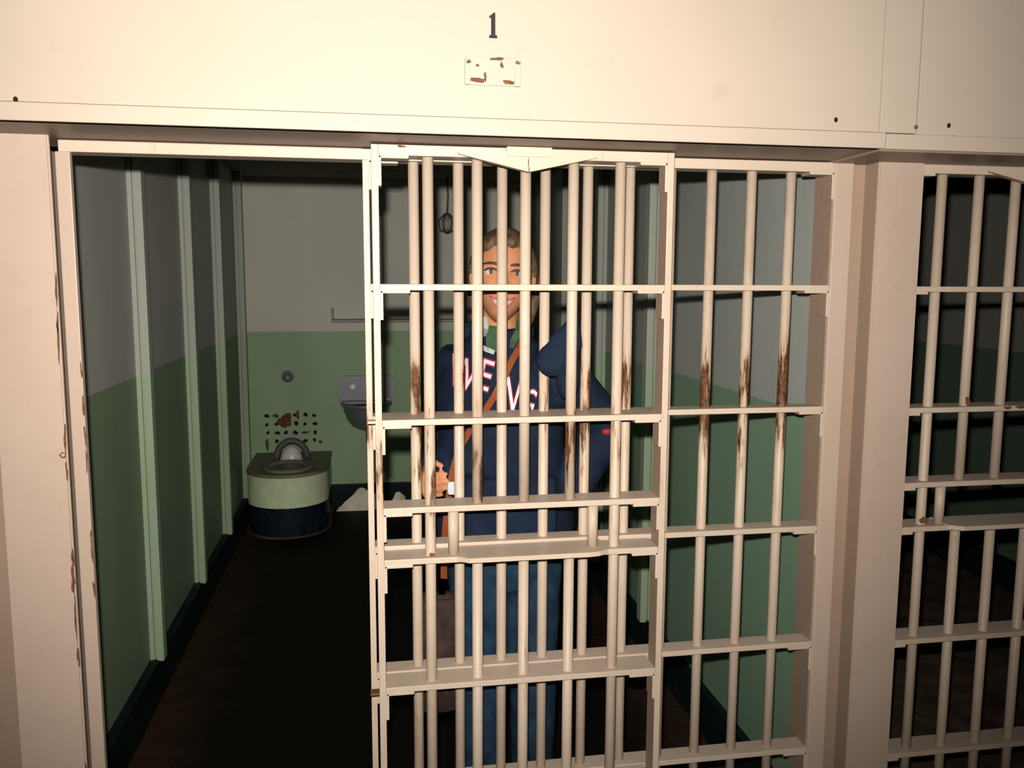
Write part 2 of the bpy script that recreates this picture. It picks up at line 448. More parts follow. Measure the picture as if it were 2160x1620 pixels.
# frame strip left of the opening, with a rusty crack beside the pillar
jl = struct('trim_3', B(-0.6160, -0.588, G - 0.004, G + 0.012, Zf, 0.2537, 0.002), M['jamb'])
rr = random.Random(3)
z = 0.18
while z > -1.25:
    ln = rr.uniform(0.02, 0.09)
    if z < 0.0 and rr.random() < 0.55 + 0.3 * (z < -0.4):
        big = rr.random() < 0.30 and z < -0.35
        obj('rust_chip', blob_y(-0.6165 + rr.uniform(-.002, .001), P - 0.0006, z, 0.004 if big else 0.0022, ln * (0.32 if big else 0.42), int(z * 1000) & 999, rough=0.5), M['rust'], bpy.data.objects['trim_2'])
    z -= ln
z = -0.1
while z > -1.25:
    ln = rr.uniform(0.02, 0.07)
    if rr.random() < 0.35:
        obj('rust_chip', blob_y(-0.5895, G - 0.0046, z, 0.0016, ln * 0.4, int(-z * 1000) & 999, rough=0.5), M['rust'], jl)
    z -= ln
obj('hook_bolt', blob_y(-0.6225, P - 0.001, -0.3575, 0.0065, 0.0055, 5, th=0.001, rough=0.2), M['crack'], bpy.data.objects['trim_2'])
obj('hook_bolt_head', blob_y(-0.6215, P - 0.002, -0.3565, 0.0038, 0.0032, 6, th=0.001, rough=0.1), M['pillar'], bpy.data.objects['trim_2'])
# frame of the next cell to the left, just showing behind the pillar
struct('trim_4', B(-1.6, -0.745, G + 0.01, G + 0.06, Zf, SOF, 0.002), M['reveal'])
# frame strip right of the grille: flat face, turned edge and inner reveal with shade in their colour
tr = struct('trim_5', B(1.076, 1.124, G - 0.002, G + 0.04, Zf, 0.277, 0.003), M['pillar'])
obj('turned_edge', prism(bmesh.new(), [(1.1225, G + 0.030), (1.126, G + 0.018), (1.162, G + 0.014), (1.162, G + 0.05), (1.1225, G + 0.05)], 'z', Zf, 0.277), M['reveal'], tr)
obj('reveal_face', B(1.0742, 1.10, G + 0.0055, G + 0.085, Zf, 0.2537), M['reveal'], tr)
# thin plate with painted shade on the side of the pillar between the two cells
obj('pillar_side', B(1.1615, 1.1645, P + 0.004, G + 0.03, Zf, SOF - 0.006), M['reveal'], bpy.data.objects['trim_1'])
# head rail above the doorway, running on over the grille
hr = struct('trim_6', B(-0.6105, 1.076, G, G + 0.055, 0.2537, 0.2765, 0.002), M['rail'])
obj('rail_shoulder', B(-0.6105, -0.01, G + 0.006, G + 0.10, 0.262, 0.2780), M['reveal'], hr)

# ------------------------------------------------------------------ grilles and doors
RB = 0.0118   # bar radius
TH = 0.0130   # rail thickness
RZ = [-0.0208, -0.3110, -0.6075, -0.9045, -1.1860, -1.462]     # undersides of the fixed rails
DEEP = 0.052

def corner(bm, x, s, y, ztop, hl=0.062, vl=0.062, th=0.0062):
    """L-shaped weld bracket in the top corner of a bay; s = +1 for the left corner"""
    a, b_ = sorted((x, x + s * hl)); box(bm, a, b_, y - 0.0006, y + DEEP * 0.8, ztop - th, ztop + 0.001, 0.0015)
    a, b_ = sorted((x - s * 0.001, x + s * th)); box(bm, a, b_, y - 0.0006, y + DEEP * 0.8, ztop - vl, ztop, 0.0015)
    return bm

fg = thing('fixed_grille', (0.53, G + 0.027, 0), 'cream fixed barred panel right of the doorway, standing behind the sliding door', 'barred panel')
obj('post', B(-0.0105, 0.0030, G, G + DEEP, Zf, 0.2537, 0.0015), M['bar'], fg)
for z in RZ:
    obj('rail', B(0.003, 1.0755, G, G + DEEP, z, z + TH, 0.0015), M['rail'], fg)
fbx = [0.0983 + 0.0981 * i for i in range(10)]
for x in fbx:
    obj('bar', cyl(bmesh.new(), x, G + DEEP / 2 + 0.002, Zf, 0.2545, RB), M['fixed_bar'], fg, True)
for z in [0.2537] + RZ[:5]:
    obj('corner_bracket', corner(bmesh.new(), 0.003, 1, G, z), M['rail'], fg)
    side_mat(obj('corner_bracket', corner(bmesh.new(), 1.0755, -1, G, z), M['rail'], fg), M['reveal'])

def cell_door(name, x0, x1, bars, y, zs, slot, label, barm, detail=True):
    """sliding barred door; zs: undersides of the rails below the head rail, slot: (z under upper rail, z under shelf rail)"""
    t = thing(name, ((x0 + x1) / 2, y + 0.026, 0), label, 'cell door')
    ztop = 0.2544; st = 0.0145
    obj('stile', B(x0, x0 + st, y, y + DEEP, Zf + 0.03, 0.2760, 0.0015), barm, t)
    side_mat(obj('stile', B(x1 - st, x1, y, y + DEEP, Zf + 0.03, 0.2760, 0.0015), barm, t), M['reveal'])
    obj('top_rail', B(x0 + st, x1 - st, y, y + DEEP, ztop, 0.2760, 0.0015), M['rail'], t)
    for z in zs:
        obj('rail', B(x0 + st, x1 - st, y, y + 0.070, z, z + TH, 0.0015), M['rail'], t)
    zu, zl = slot
    yb = y + DEEP / 2
    for i, x in enumerate(bars):
        if i in (0, len(bars) - 1):
            obj('bar', cyl(bmesh.new(), x, yb, Zf + 0.03, ztop + 0.001, RB), barm, t, True)
        else:
            obj('upper_bar', cyl(bmesh.new(), x, yb, zu + 0.001, ztop + 0.001, RB), barm, t, True)
            obj('lower_bar', cyl(bmesh.new(), x, yb, Zf + 0.03, zl + 0.001, RB), barm, t, True)
    sb = [bars[0] + 0.0505, bars[-1] - 0.0505]
    for x in sb:
        obj('slot_bar', cyl(bmesh.new(), x, yb, zl + TH - 0.002, zu + 0.002, RB), barm, t, True)
    # food slot shelf: plate with a downturned, slightly bowed front edge
    xs0, xs1 = sb[0] + 0.006, sb[1] + 0.03
    n = 14; up = []; 
    for i in range(n + 1):
        u = i / n; xx = xs0 + (xs1 - xs0) * u
        edge = min(1.0, u / 0.06, (1 - u) / 0.12)
        up.append((xx, y - 0.004 - 0.018 * (edge ** 0.5 if edge > 0 else 0)))
    poly = up + [(xs1, y + 0.069), (xs0, y + 0.069)]
    bm = prism(bmesh.new(), poly, 'z', zl + TH * 0.35, zl + TH + 0.0022)
    obj('slot_shelf', bm, M['rail'], t)
    for z in [ztop] + list(zs):
        if z < -1.3: continue
        obj('corner_bracket', corner(bmesh.new(), x0 + st, 1, y, z), M['rail'], t)
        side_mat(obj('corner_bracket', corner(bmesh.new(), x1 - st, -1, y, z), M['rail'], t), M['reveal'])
    # hanger: block with a V-shaped stiffener below it
    cx = (bars[0] + bars[-1]) / 2
    hb = 0.0465
    obj('hanger_block', B(cx - hb, cx + hb + 0.004, y - 0.006, y + DEEP, 0.258, SOF + 0.002 if False else SOF - 0.001, 0.002), M['rail'], t)
    apex = 0.2265
    bm = prism(bmesh.new(), [(cx - 0.148, ztop + 0.005), (cx - 0.001, apex), (cx - 0.001, ztop + 0.012), (cx - 0.148, ztop + 0.014)], 'y', y - 0.003, y + 0.008)
    v = obj('hanger_bracket', bm, M['rail'], t)
    bm = prism(bmesh.new(), [(cx + 0.148, ztop + 0.005), (cx + 0.001, apex), (cx + 0.001, ztop + 0.012), (cx + 0.148, ztop + 0.014)], 'y', y - 0.003, y + 0.008)
    obj('hanger_bracket', bm, M['rail'], t)
    # turned lower flanges of the V
    for s in (-1, 1):
        p0 = Vector((cx + s * 0.148, 0, ztop + 0.005)); p1 = Vector((cx + s * 0.001, 0, apex))
        bm = prism(bmesh.new(), [(p0.x, p0.z), (p1.x, p1.z), (p1.x, p1.z + 0.0105), (p0.x, p0.z + 0.004)], 'y', y - 0.012, y + 0.004)
        obj('bracket_flange', bm, M['rail'], v)
    if detail:
        o = obj('latch_tab', B(x0 - 0.016, x0 + 0.002, y + 0.004, y + 0.030, -0.3035, -0.2975, 0.0015), M['rail'], t)
        o = obj('latch_tab', B(x0 - 0.020, x0 + 0.002, y + 0.006, y + 0.030, -0.9140, -0.9085, 0.002), M['rust'], t)
    return t

d1 = cell_door('sliding_cell_door', 0.0077, 0.6570, [0.1245, 0.2290, 0.3338, 0.4390, 0.5440], D,
               [-0.0210, -0.3085, -0.5010, -0.6160, -0.9075, -1.188, -1.462], (-0.5010, -0.6160),
               'cream barred sliding door of cell 1 pushed open, in front of the person', M['bar'])
D2 = 1.836
d2 = cell_door('sliding_cell_door', 1.2420, 1.9000, [0.7280 * (D2 + .026) + 0.0995 * i for i in range(6)], D2,
               [-0.0230, -0.3165, -0.5030, -0.6150, -0.9070, -1.2120, -1.47], (-0.5030, -0.6150),
               'cream barred door of the next cell, at the right edge beyond the pillar', M['bar_cell2'], False)
# bare rust spots
def rust_on(parent, spots):
    for k, (x, y, z, rx, rz) in enumerate(spots):
        obj('rust_patch', blob_y(x, y, z, rx, rz, 300 + k + int(abs(x) * 100), th=0.0012), M['rust'], parent)
rust_on(d2, [(0.7280 * (D2 + .026) + 0.1, D2 + DEEP / 2 - RB - 0.0003, -0.292, 0.006, 0.010), (0.7280 * (D2 + .026) + 0.2, D2 - 0.0008, -0.3080, 0.012, 0.003), (0.7280 * (D2 + .026) + 0.235, D2 - 0.0008, -0.3070, 0.014, 0.003),
             (0.7280 * (D2 + .026), D2 + DEEP / 2 - RB - 0.0003, -0.590, 0.009, 0.010)])
rust_on(d1, [(0.07, D - 0.0008, 0.2725, 0.010, 0.002), (0.128, D + DEEP / 2 - RB - 0.0003, -0.602, 0.007, 0.006)])

# ------------------------------------------------------------------ fittings on the back wall
tx, tyc, tr_ = -0.52, 5.335, 0.245
to = thing('toilet', (tx, tyc, 0), 'low rounded toilet with pale green pedestal and dark foot in the back corner', 'toilet')
ZT = -1.160
def dshape(r, yc, yback, n=26):
    return [(tx - r, yback)] + [(tx - r * math.cos(math.pi * i / n), yc - r * math.sin(math.pi * i / n)) for i in range(n + 1)] + [(tx + r, yback)]
bm = prism(bmesh.new(), dshape(tr_, tyc, YB), 'z', Zf + 0.185, ZT - 0.018)
obj('pedestal', bm, M['toilet'], to)
bm = prism(bmesh.new(), dshape(tr_ - 0.004, tyc, YB - 0.001), 'z', Zf, Zf + 0.188)
obj('foot_band', bm, M['toilet_band'], to)
bm = prism(bmesh.new(), dshape(tr_ + 0.012, tyc, YB - 0.002), 'z', Zf, Zf + 0.010)
obj('floor_ring', bm, M['floor2'], to)
# top slab with the seat ring and bowl
bm = prism(bmesh.new(), dshape(tr_ + 0.004, tyc, YB), 'z', ZT - 0.02, ZT)
obj('top_slab', bm, M['toilet_top'], to)
bm = bmesh.new()
rings = []
for (rx, ry, dz) in ((0.155, 0.165, 0.0), (0.160, 0.170, 0.012), (0.145, 0.155, 0.022), (0.120, 0.130, 0.020), (0.112, 0.120, 0.004), (0.09, 0.10, 0.003)):
    rings.append(ring_z(tx + 0.005, tyc - 0.045, H + ZT + dz, rx, ry, 32))
loft(bm, rings)
obj('seat_rim', bm, M['toilet_top'], to, True)
bm = bmesh.new(); loft(bm, [ring_z(tx + 0.005, tyc - 0.045, H + ZT + 0.0045, 0.105, 0.112, 32), ring_z(tx + 0.005, tyc - 0.045, H + ZT + 0.0075, 0.100, 0.108, 32)])
obj('bowl', bm, M['bowl_in'], to)
# raised back of the bowl under a dark arch
bm = bmesh.new(); ball(bm, (tx + 0.005, tyc + 0.18, H + ZT - 0.015), 0.1, 28, 16, (0.72, 0.55, 1.10))
obj('bowl_back', bm, M['porcelain'], to, True)
pts = []
for i in range(17):
    a = math.pi * i / 16; pts.append((tx + 0.005 - 0.098 * math.cos(a), tyc + 0.225, H + ZT + 0.004 + 0.118 * math.sin(a)))
obj('bowl_arch', tube(bmesh.new(), pts, 0.021), M['wire'], to, True)
obj('side_ledge', B(XL + 0.055, tx - tr_ + 0.01, tyc + 0.18, YB - 0.001, ZT - 0.032, ZT - 0.010, 0.004), M['toilet_top'], to)

# sink
sx, sz = -0.033, -0.645
si = thing('wall_sink', (sx, YB, H - 0.93), 'small grey steel sink with bright tap button on the green back wall', 'sink')
bm = prism(bmesh.new(), [(sx - 0.19, sz - 0.175), (sx - 0.185, sz - 0.02), (sx - 0.165, sz), (sx + 0.165, sz), (sx + 0.185, sz - 0.02), (sx + 0.19, sz - 0.175)], 'y', YB - 0.03, YB)
obj('back_plate', bm, M['steel'], si)
for k in (-0.1515, 0.1515):
    obj('plate_rib', B(sx + k - 0.0035, sx + k + 0.0035, YB - 0.036, YB - 0.028, sz - 0.17, sz - 0.01), M['steel'], si)
rings = []
n = 30
for (r, zz) in ((0.045, -0.36), (0.095, -0.335), (0.130, -0.29), (0.150, -0.235), (0.158, -0.20), (0.172, -0.188), (0.172, -0.175), (0.150, -0.170), (0.140, -0.185), (0.10, -0.23)):
    rg = []
    for i in range(n):
        a = 2 * math.pi * i / n
        yy = math.sin(a) * r * 1.25
        rg.append(Vector((sx + r * math.cos(a), min(YB - 0.002, YB - 0.06 + min(yy, 0.058)), H + sz + zz)))
    rings.append(rg)
obj('basin', loft(bmesh.new(), rings), M['steel'], si, True)
obj('front_ledge', B(sx - 0.165, sx + 0.165, YB - 0.10, YB - 0.02, sz - 0.185, sz - 0.165, 0.006), M['steel'], si)
for (bx, bz, r) in ((-0.088, -0.072, 0.024), (0.020, -0.160, 0.016), (0.145, -0.165, 0.014)):
    bm = bmesh.new(); ball(bm, (sx + bx, YB - 0.045, H + sz + bz), r, 18, 12)
    obj('tap_button', bm, M['chrome'], si, True)
bm = tube(bmesh.new(), [(sx + 0.015, YB - 0.05, H + sz - 0.34), (sx + 0.015, YB - 0.05, H + sz - 0.43), (sx + 0.02, YB - 0.03, H + sz - 0.47), (sx + 0.02, YB + 0.005, H + sz - 0.475)], 0.022)
obj('drain_pipe', bm, M['wire'], si, True)

# flush button
fb = thing('flush_button', (-0.551, YB, H - 0.645), 'round steel push button on the green wall above the toilet', 'flush button')
obj('bezel', disc_y(-0.551, YB - 0.006, -0.645, 0.040, 24, th=0.008), M['wire'], fb)
bm = bmesh.new(); ball(bm, (-0.550, YB - 0.016, H - 0.652), 0.026, 20, 12, (1, 0.7, 1))
obj('button', bm, M['steel'], fb, True)

# perforated vent above the toilet
av = thing('air_vent', (-0.54, YB, H - 1.09), 'grid of small rusty vent holes in the green wall above the toilet', 'vent')
rv = random.Random(11)
for r_ in range(4):
    for c_ in range(6):
        if (r_, c_) in ((3, 0),): continue
        x = -0.694 + 0.0625 * c_; z = -0.910 - 0.0585 * r_
        obj('vent_hole', blob_y(x + rv.uniform(-.004, .004), YB - 0.001, z + rv.uniform(-.004, .004), rv.uniform(.010, .016), rv.uniform(.011, .016), 60 + r_ * 6 + c_, 12, th=0.0012), M['dark_hole'], av)
obj('rust_patch', blob_y(-0.575, YB - 0.003, -0.945, 0.040, 0.055, 21, rough=0.4), M['rust'], av)
obj('rust_patch', blob_y(-0.640, YB - 0.003, -0.908, 0.022, 0.007, 22), M['rust'], av)
obj('rust_patch', blob_y(-0.445, YB - 0.003, -1.028, 0.030, 0.008, 23), M['rust'], av)
obj('rust_patch', blob_y(-0.492, YB - 0.003, -0.905, 0.012, 0.026, 24), M['rust'], av)
obj('rust_streak', blob_y(-0.697, YB - 0.003, -1.105, 0.010, 0.045, 25, rough=0.15), M['crack'], av)
obj('rust_patch', blob_y(-0.345, YB - 0.003, -1.095, 0.014, 0.010, 26), M['rust'], av)

# thin wall shelf on the back wall
sh = thing('wall_shelf', (0.25, YB, H - 0.27), 'thin grey shelf with upturned end on the back wall above the sink', 'shelf')
obj('shelf_board', B(-0.250, 0.80, YB - 0.16, YB, -0.274, -0.259, 0.002), M['shelf'], sh)
obj('end_bracket', B(-0.252, -0.238, YB - 0.10, YB, -0.262, -0.185, 0.002), M['shelf'], sh)
obj('end_bracket', B(0.788, 0.802, YB - 0.10, YB, -0.262, -0.185, 0.002), M['shelf'], sh)

# hanging lamp cage added for an unclear dark mark below the cell ceiling
lx, ly = 0.505, 5.55
hl = thing('hanging_blob', (lx, ly, H + Zc), 'small dark caged bulb on a cord, added for an unclear dark mark at the back of the cell', 'dark shape')
obj('cord', tube(bmesh.new(), [(lx, ly, H + Zc), (lx + 0.006, ly, H + 0.55), (lx, ly, H + 0.42)], 0.006, 8), M['wire'], hl, True)
bm = bmesh.new(); ball(bm, (lx, ly, H + 0.365), 0.036, 18, 12, (1, 1, 1.3)); obj('core', bm, M['shelf'], hl, True)
bm = bmesh.new()
for k in range(6):
    a = math.pi * k / 3
    tube(bm, [(lx + 0.015 * math.cos(a), ly + 0.015 * math.sin(a), H + 0.43), (lx + 0.055 * math.cos(a), ly + 0.055 * math.sin(a), H + 0.385), (lx + 0.045 * math.cos(a), ly + 0.045 * math.sin(a), H + 0.325), (lx, ly, H + 0.305)], 0.0045, 6)
obj('cage', bm, M['wire'], hl, True)

# crumpled paper on the floor against the skirting
def crumple(name, cx, cy, w, d, h, seed, label):
    bm = bmesh.new(); nx_, ny_ = 22, 14
    g = [[None] * (ny_ + 1) for _ in range(nx_ + 1)]
    for i in range(nx_ + 1):
        for j in range(ny_ + 1):
            u, v = i / nx_ - 0.5, j / ny_ - 0.5
            x = cx + u * w + 0.02 * mnoise.noise((u * 5 + seed, v * 5, 0.3)); y = cy + v * d + 0.02 * mnoise.noise((u * 4, v * 5 + seed, 2.3))
            e = max(0.0, 1 - (2 * abs(u)) ** 2.2) * max(0.0, 1 - (2 * abs(v)) ** 2.2)
            ridge = 0.25 + 0.6 * abs(mnoise.noise((u * 2.2 + seed, v * 1.5 + seed, 1.7)))
            z = 0.004 + e * h * (0.25 + 0.95 * (u + 0.5)) * (0.45 + 1.1 * ridge)
            g[i][j] = bm.verts.new((x, y, z))
    for i in range(nx_):
        for j in range(ny_):
            bm.faces.new((g[i][j], g[i + 1][j], g[i + 1][j + 1], g[i][j + 1]))
    r = bmesh.ops.extrude_face_region(bm, geom=bm.faces[:])
    for v in r['geom']:
        if isinstance(v, bmesh.types.BMVert): v.co.z -= 0.003
    o = obj(name, bm, M['paper'])
    return tag(o, label, 'paper', 'crumpled paper on the cell floor', 'thing')
crumple('crumpled_paper', -0.085, 5.705, 0.30, 0.10, 0.20, 3, 'larger crumpled white paper on the floor right of the toilet')
crumple('crumpled_paper', 0.165, 5.700, 0.12, 0.08, 0.15, 8, 'smaller white paper scrap on the floor behind the barred door')

# ------------------------------------------------------------------ the person
PX, PY = 0.322, 2.10
def W(x, y, z): return Vector((PX + x, PY + y, z))
pe = thing('person', (PX, PY, 0), 'smiling person with tied-back hair in navy lettered sweatshirt and jeans standing behind the bars', 'person')

HS = 0.967
HC = W(0.002, -0.035, 1.556)      # centre of the head
Rh = Matrix.Rotation(R(-7), 3, 'Z') @ Matrix.Rotation(R(4), 3, 'Y')
def head_point(d, grow=0.0):
    """surface of the head along unit direction d; the face looks along -y"""
    x, y, z = d
    px, py, pz = x * 0.074, y * 0.098, z * 0.114
    t = max(0.0, -z)
    px *= 1 - 0.36 * t ** 1.8                    # jaw narrows to the chin
    if y < 0: py *= 0.93 + 0.02 * t              # flatter face
    else: py *= 1.0 - 0.35 * t
    if z > 0: px *= 1 + 0.03 * math.sin(z * 3.1)
    def gx(cx, cz, sx_, sz_): return math.exp(-((px - cx) / sx_) ** 2 - ((pz - cz) / sz_) ** 2)
    if y < 0:
        f = -y
        py -= 0.024 * gx(0, -0.022, 0.011, 0.014) * f      # nose tip
        py -= 0.011 * gx(0, 0.000, 0.008, 0.022) * f       # bridge
        py += 0.010 * (gx(0.031, 0.013, 0.015, 0.010) + gx(-0.031, 0.013, 0.015, 0.010)) * f
        py -= 0.005 * (gx(0.028, 0.033, 0.022, 0.008) + gx(-0.028, 0.033, 0.022, 0.008)) * f
        py -= 0.007 * (gx(0.040, -0.024, 0.018, 0.018) + gx(-0.040, -0.024, 0.018, 0.018)) * f
        py -= 0.010 * gx(0, -0.096, 0.022, 0.016) * f      # chin
        py -= 0.006 * gx(0, -0.058, 0.026, 0.014) * f      # mouth mound
    v = Vector((px, py, pz)) * HS
    return v + Vector(d) * grow
def HW(v): return HC + Rh @ Vector(v)

bb = bmesh.new()
# head
rings = []
nu, nv = 56, 44
for j in range(1, nv):
    th = math.pi * j / nv
    rings.append([HW(head_point((math.sin(th) * math.cos(2 * math.pi * i / nu), math.sin(th) * math.sin(2 * math.pi * i / nu), -math.cos(th)))) for i in range(nu)])
loft(bb, rings)
# ears
for s in (-1, 1):
    bm2 = ball(bmesh.new(), (0, 0, 0), 0.03, 14, 10, (0.30, 0.62, 1.0))
    bmesh.ops.transform(bm2, matrix=Matrix.Translation(HW((s * 0.074, 0.008, 0.0))) @ Rh.to_4x4() @ Matrix.Rotation(R(s * 14), 4, 'Z'), verts=bm2.verts)
    me_ = bpy.data.meshes.new('t'); bm2.to_mesh(me_); bm2.free(); bb.from_mesh(me_); bpy.data.meshes.remove(me_)
# neck and trunk
tube(bb, [W(0.0, 0.02, 1.50), W(0.0, 0.022, 1.45), W(0.0, 0.026, 1.40), W(0, 0.02, 1.36)], [0.050, 0.050, 0.054, 0.075], 18)
def turn(z):
    'the shoulders are turned, left shoulder towards the bars'
    return -R(6 + 36 * max(0.0, min(1.0, (z - 0.95) / 0.38)))
TR = [(0.885, 0.155, 0.105, 0.01), (0.98, 0.135, 0.095, 0.008), (1.06, 0.125, 0.09, 0.006), (1.16, 0.135, 0.095, 0.003), (1.27, 0.145, 0.095, 0.0), (1.34, 0.13, 0.08, 0.0), (1.385, 0.09, 0.06, 0.0), (1.42, 0.055, 0.05, 0.0)]
loft(bb, [ring_z(PX + cx, PY + 0.012, z, rx, ry, 28, rot=turn(z)) for z, rx, ry, cx in TR])
# arms
SR, ER, WR = W(-0.092, 0.085, 1.345), W(-0.125, 0.135, 1.082), W(-0.190, -0.045, 1.072)
SL, EL, WL = W(0.105, -0.098, 1.362), W(0.270, -0.050, 1.180), W(0.165, -0.048, 0.998)
def lerp(a, b, t): return a + (b - a) * t
tube(bb, [SR, lerp(SR, ER, .5), ER, lerp(ER, WR, .4), WR], [0.046, 0.042, 0.034, 0.034, 0.024], 14)
tube(bb, [SL, lerp(SL, EL, .5), EL, lerp(EL, WL, .4), WL], [0.046, 0.042, 0.034, 0.034, 0.024], 14)
# legs
HRt, KR, AR = W(-0.048, 0.0, 0.80), W(-0.050, -0.03, 0.46), W(-0.045, 0.01, 0.09)
HLt, KL, AL = W(0.082, 0.01, 0.80), W(0.092, 0.0, 0.46), W(0.098, 0.04, 0.09)
for a, k, c in ((HRt, KR, AR), (HLt, KL, AL)):
    tube(bb, [a + Vector((0, 0, .12)), a, lerp(a, k, .5), k, lerp(k, c, .35), c, c - Vector((0, 0, .05))], [0.078, 0.074, 0.062, 0.048, 0.047, 0.032, 0.034], 16)
    tube(bb, [c + Vector((0, 0.045, -.055)), c + Vector((0, -0.02, -.05)), c + Vector((0, -0.10, -.062)), c + Vector((0, -0.16, -.068))], [0.028, 0.034, 0.032, 0.018], 14)
# hands: palm, four bent fingers and a thumb
def hand(bm_out, wrist, fwd, palm_n, thumb_dir, curl, sc=0.9):
    bm = bmesh.new()
    fwd = fwd.normalized(); pn = (palm_n - fwd * palm_n.dot(fwd)).normalized(); side = thumb_dir - fwd * thumb_dir.dot(fwd); side = (side - pn * side.dot(pn)).normalized()
    c0, c1 = wrist, wrist + fwd * 0.085
    rr_ = []
    for t, w, h in ((-0.02, 0.024, 0.020), (0.0, 0.026, 0.018), (0.03, 0.036, 0.016), (0.065, 0.041, 0.014), (0.085, 0.038, 0.010)):
        c = wrist + fwd * t
        rr_.append([c + side * (w * math.cos(2 * math.pi * k / 16)) + pn * (h * math.sin(2 * math.pi * k / 16)) for k in range(16)])
    loft(bm, rr_)
    for k, (off, ln) in enumerate(((0.029, 0.068), (0.010, 0.076), (-0.009, 0.071), (-0.028, 0.055))):
        p = wrist + fwd * (0.078 - 0.004 * abs(k - 1)) + side * off
        pts = [p - fwd * 0.018, p]; d = fwd.copy(); seg = (0.42, 0.32, 0.26)
        for q in range(3):
            a = curl[q]
            d = (Matrix.Rotation(a, 3, pn.cross(fwd).normalized() * -1) @ d) if False else (d * math.cos(a) + (pn if q == 0 else (pn - d * pn.dot(d)).normalized()) * math.sin(a))
            d.normalize(); p = p + d * ln * seg[q]; pts.append(p)
        tube(bm, pts, [0.0095, 0.0092, 0.0086, 0.0078, 0.0062], 10)
    p = wrist + fwd * 0.022 + side * 0.026
    d1_ = (side * 0.75 + fwd * 0.7 + pn * 0.25).normalized(); d2_ = (fwd * 0.75 + side * 0.15 + pn * 0.65).normalized(); d3_ = (fwd * 0.5 - side * 0.25 + pn * 0.8).normalized()
    p1 = p + d1_ * 0.034; p2 = p1 + d2_ * 0.030; p3 = p2 + d3_ * 0.024
    tube(bm, [p - d1_ * 0.014, p, p1, p2, p3], [0.013, 0.0125, 0.0105, 0.0095, 0.0070], 10)
    for v in bm.verts: v.co = wrist + (v.co - wrist) * sc
    me_ = bpy.data.meshes.new('t'); bm.to_mesh(me_); bm.free(); bm_out.from_mesh(me_); bpy.data.meshes.remove(me_)
hand(bb, WR + Vector((-0.002, -0.028, 0.0)), Vector((-0.10, -1.0, -0.02)), Vector((1, 0, 0)), Vector((0, 0, 1)), (0.95, 1.15, 0.7))
hand(bb, WL + Vector((-0.022, -0.012, -0.012)), Vector((-0.9, 0.10, -0.42)), Vector((0, 1, 0)), Vector((0, 0, 1)), (0.25, 0.3, 0.2))
body_me = fuse(bb, 0.0046, 4, 0.5)
mesh_obj('body', body_me, M['skin'], pe)

# eyes, brows, mouth
def on_face(x, z, out=0.0):
    """point on the face surface at head-space x, z"""
    best = None
    for k in range(60):
        pass
    lo, hi = 0.0, 1.0
    dx, dz = x / 0.074, z / 0.114
    for _ in range(4):
        dy = -math.sqrt(max(0.05, 1 - dx * dx - dz * dz)); v = head_point((dx, dy, dz))
        dx += (x - v.x) / 0.074; dz += (z - v.z) / 0.114
    dy = -math.sqrt(max(0.05, 1 - dx * dx - dz * dz)); v = head_point((dx, dy, dz))
    return HW((v.x, v.y - out, v.z))
for s in (-1, 1):
    e0 = on_face(s * 0.031, 0.012, -0.0065)
    bm = bmesh.new(); ball(bm, e0, 0.0125, 18, 12, (1.15, 0.9, 0.72)); ey = obj('eye', bm, M['eye'], pe, True)
    bm = bmesh.new(); ball(bm, e0 + Vector((-0.001, -0.0085, 0.0005)), 0.0058, 14, 10, (1, 0.6, 1)); obj('iris', bm, M['iris'], ey, True)
    bm = tube(bmesh.new(), [on_face(s * (0.031 + k), 0.0125 + 0.0085 - 22 * k * k, 0.0035) for k in (-0.016, -0.008, 0, 0.008, 0.016)], [0.0015, 0.0026, 0.003, 0.0028, 0.0018], 8)
    obj('eyelid', bm, M['brow'], pe, True)
    bm = tube(bmesh.new(), [on_face(s * (0.032 + k), 0.0335 - 9 * k * k - s * 0 , 0.002) for k in (-0.019, -0.010, 0, 0.010, 0.019)], [0.0018, 0.0034, 0.0036, 0.003, 0.0016], 8)
    obj('eyebrow', bm, M['brow'], pe, True)
us = [-1, -0.66, -0.33, 0, 0.33, 0.66, 1]
up_lip = [on_face(0.031 * u, -0.0515 + 0.0075 * u * u, 0.0015) for u in us]
lo_lip = [on_face(0.031 * u, -0.0685 + 0.0245 * u * u, 0.0015) for u in us]
bm = bmesh.new()
tube(bm, up_lip, [0.001, 0.0026, 0.0036, 0.0036, 0.0036, 0.0026, 0.001], 8); tube(bm, lo_lip, [0.001, 0.003, 0.0042, 0.0046, 0.0042, 0.003, 0.001], 8)
obj('lips', bm, M['lip'], pe, True)
bm = bmesh.new()
a = [bm.verts.new(on_face(0.031 * u * 0.9, -0.0525 + 0.0078 * u * u, 0.0022)) for u in us]
b_ = [bm.verts.new(on_face(0.031 * u * 0.9, -0.0655 + 0.0205 * u * u, 0.0022)) for u in us]
for i in range(6): bm.faces.new((a[i], a[i + 1], b_[i + 1], b_[i]))
bmesh.ops.solidify(bm, geom=bm.faces[:], thickness=0.002)
obj('teeth', bm, M['teeth'], pe)

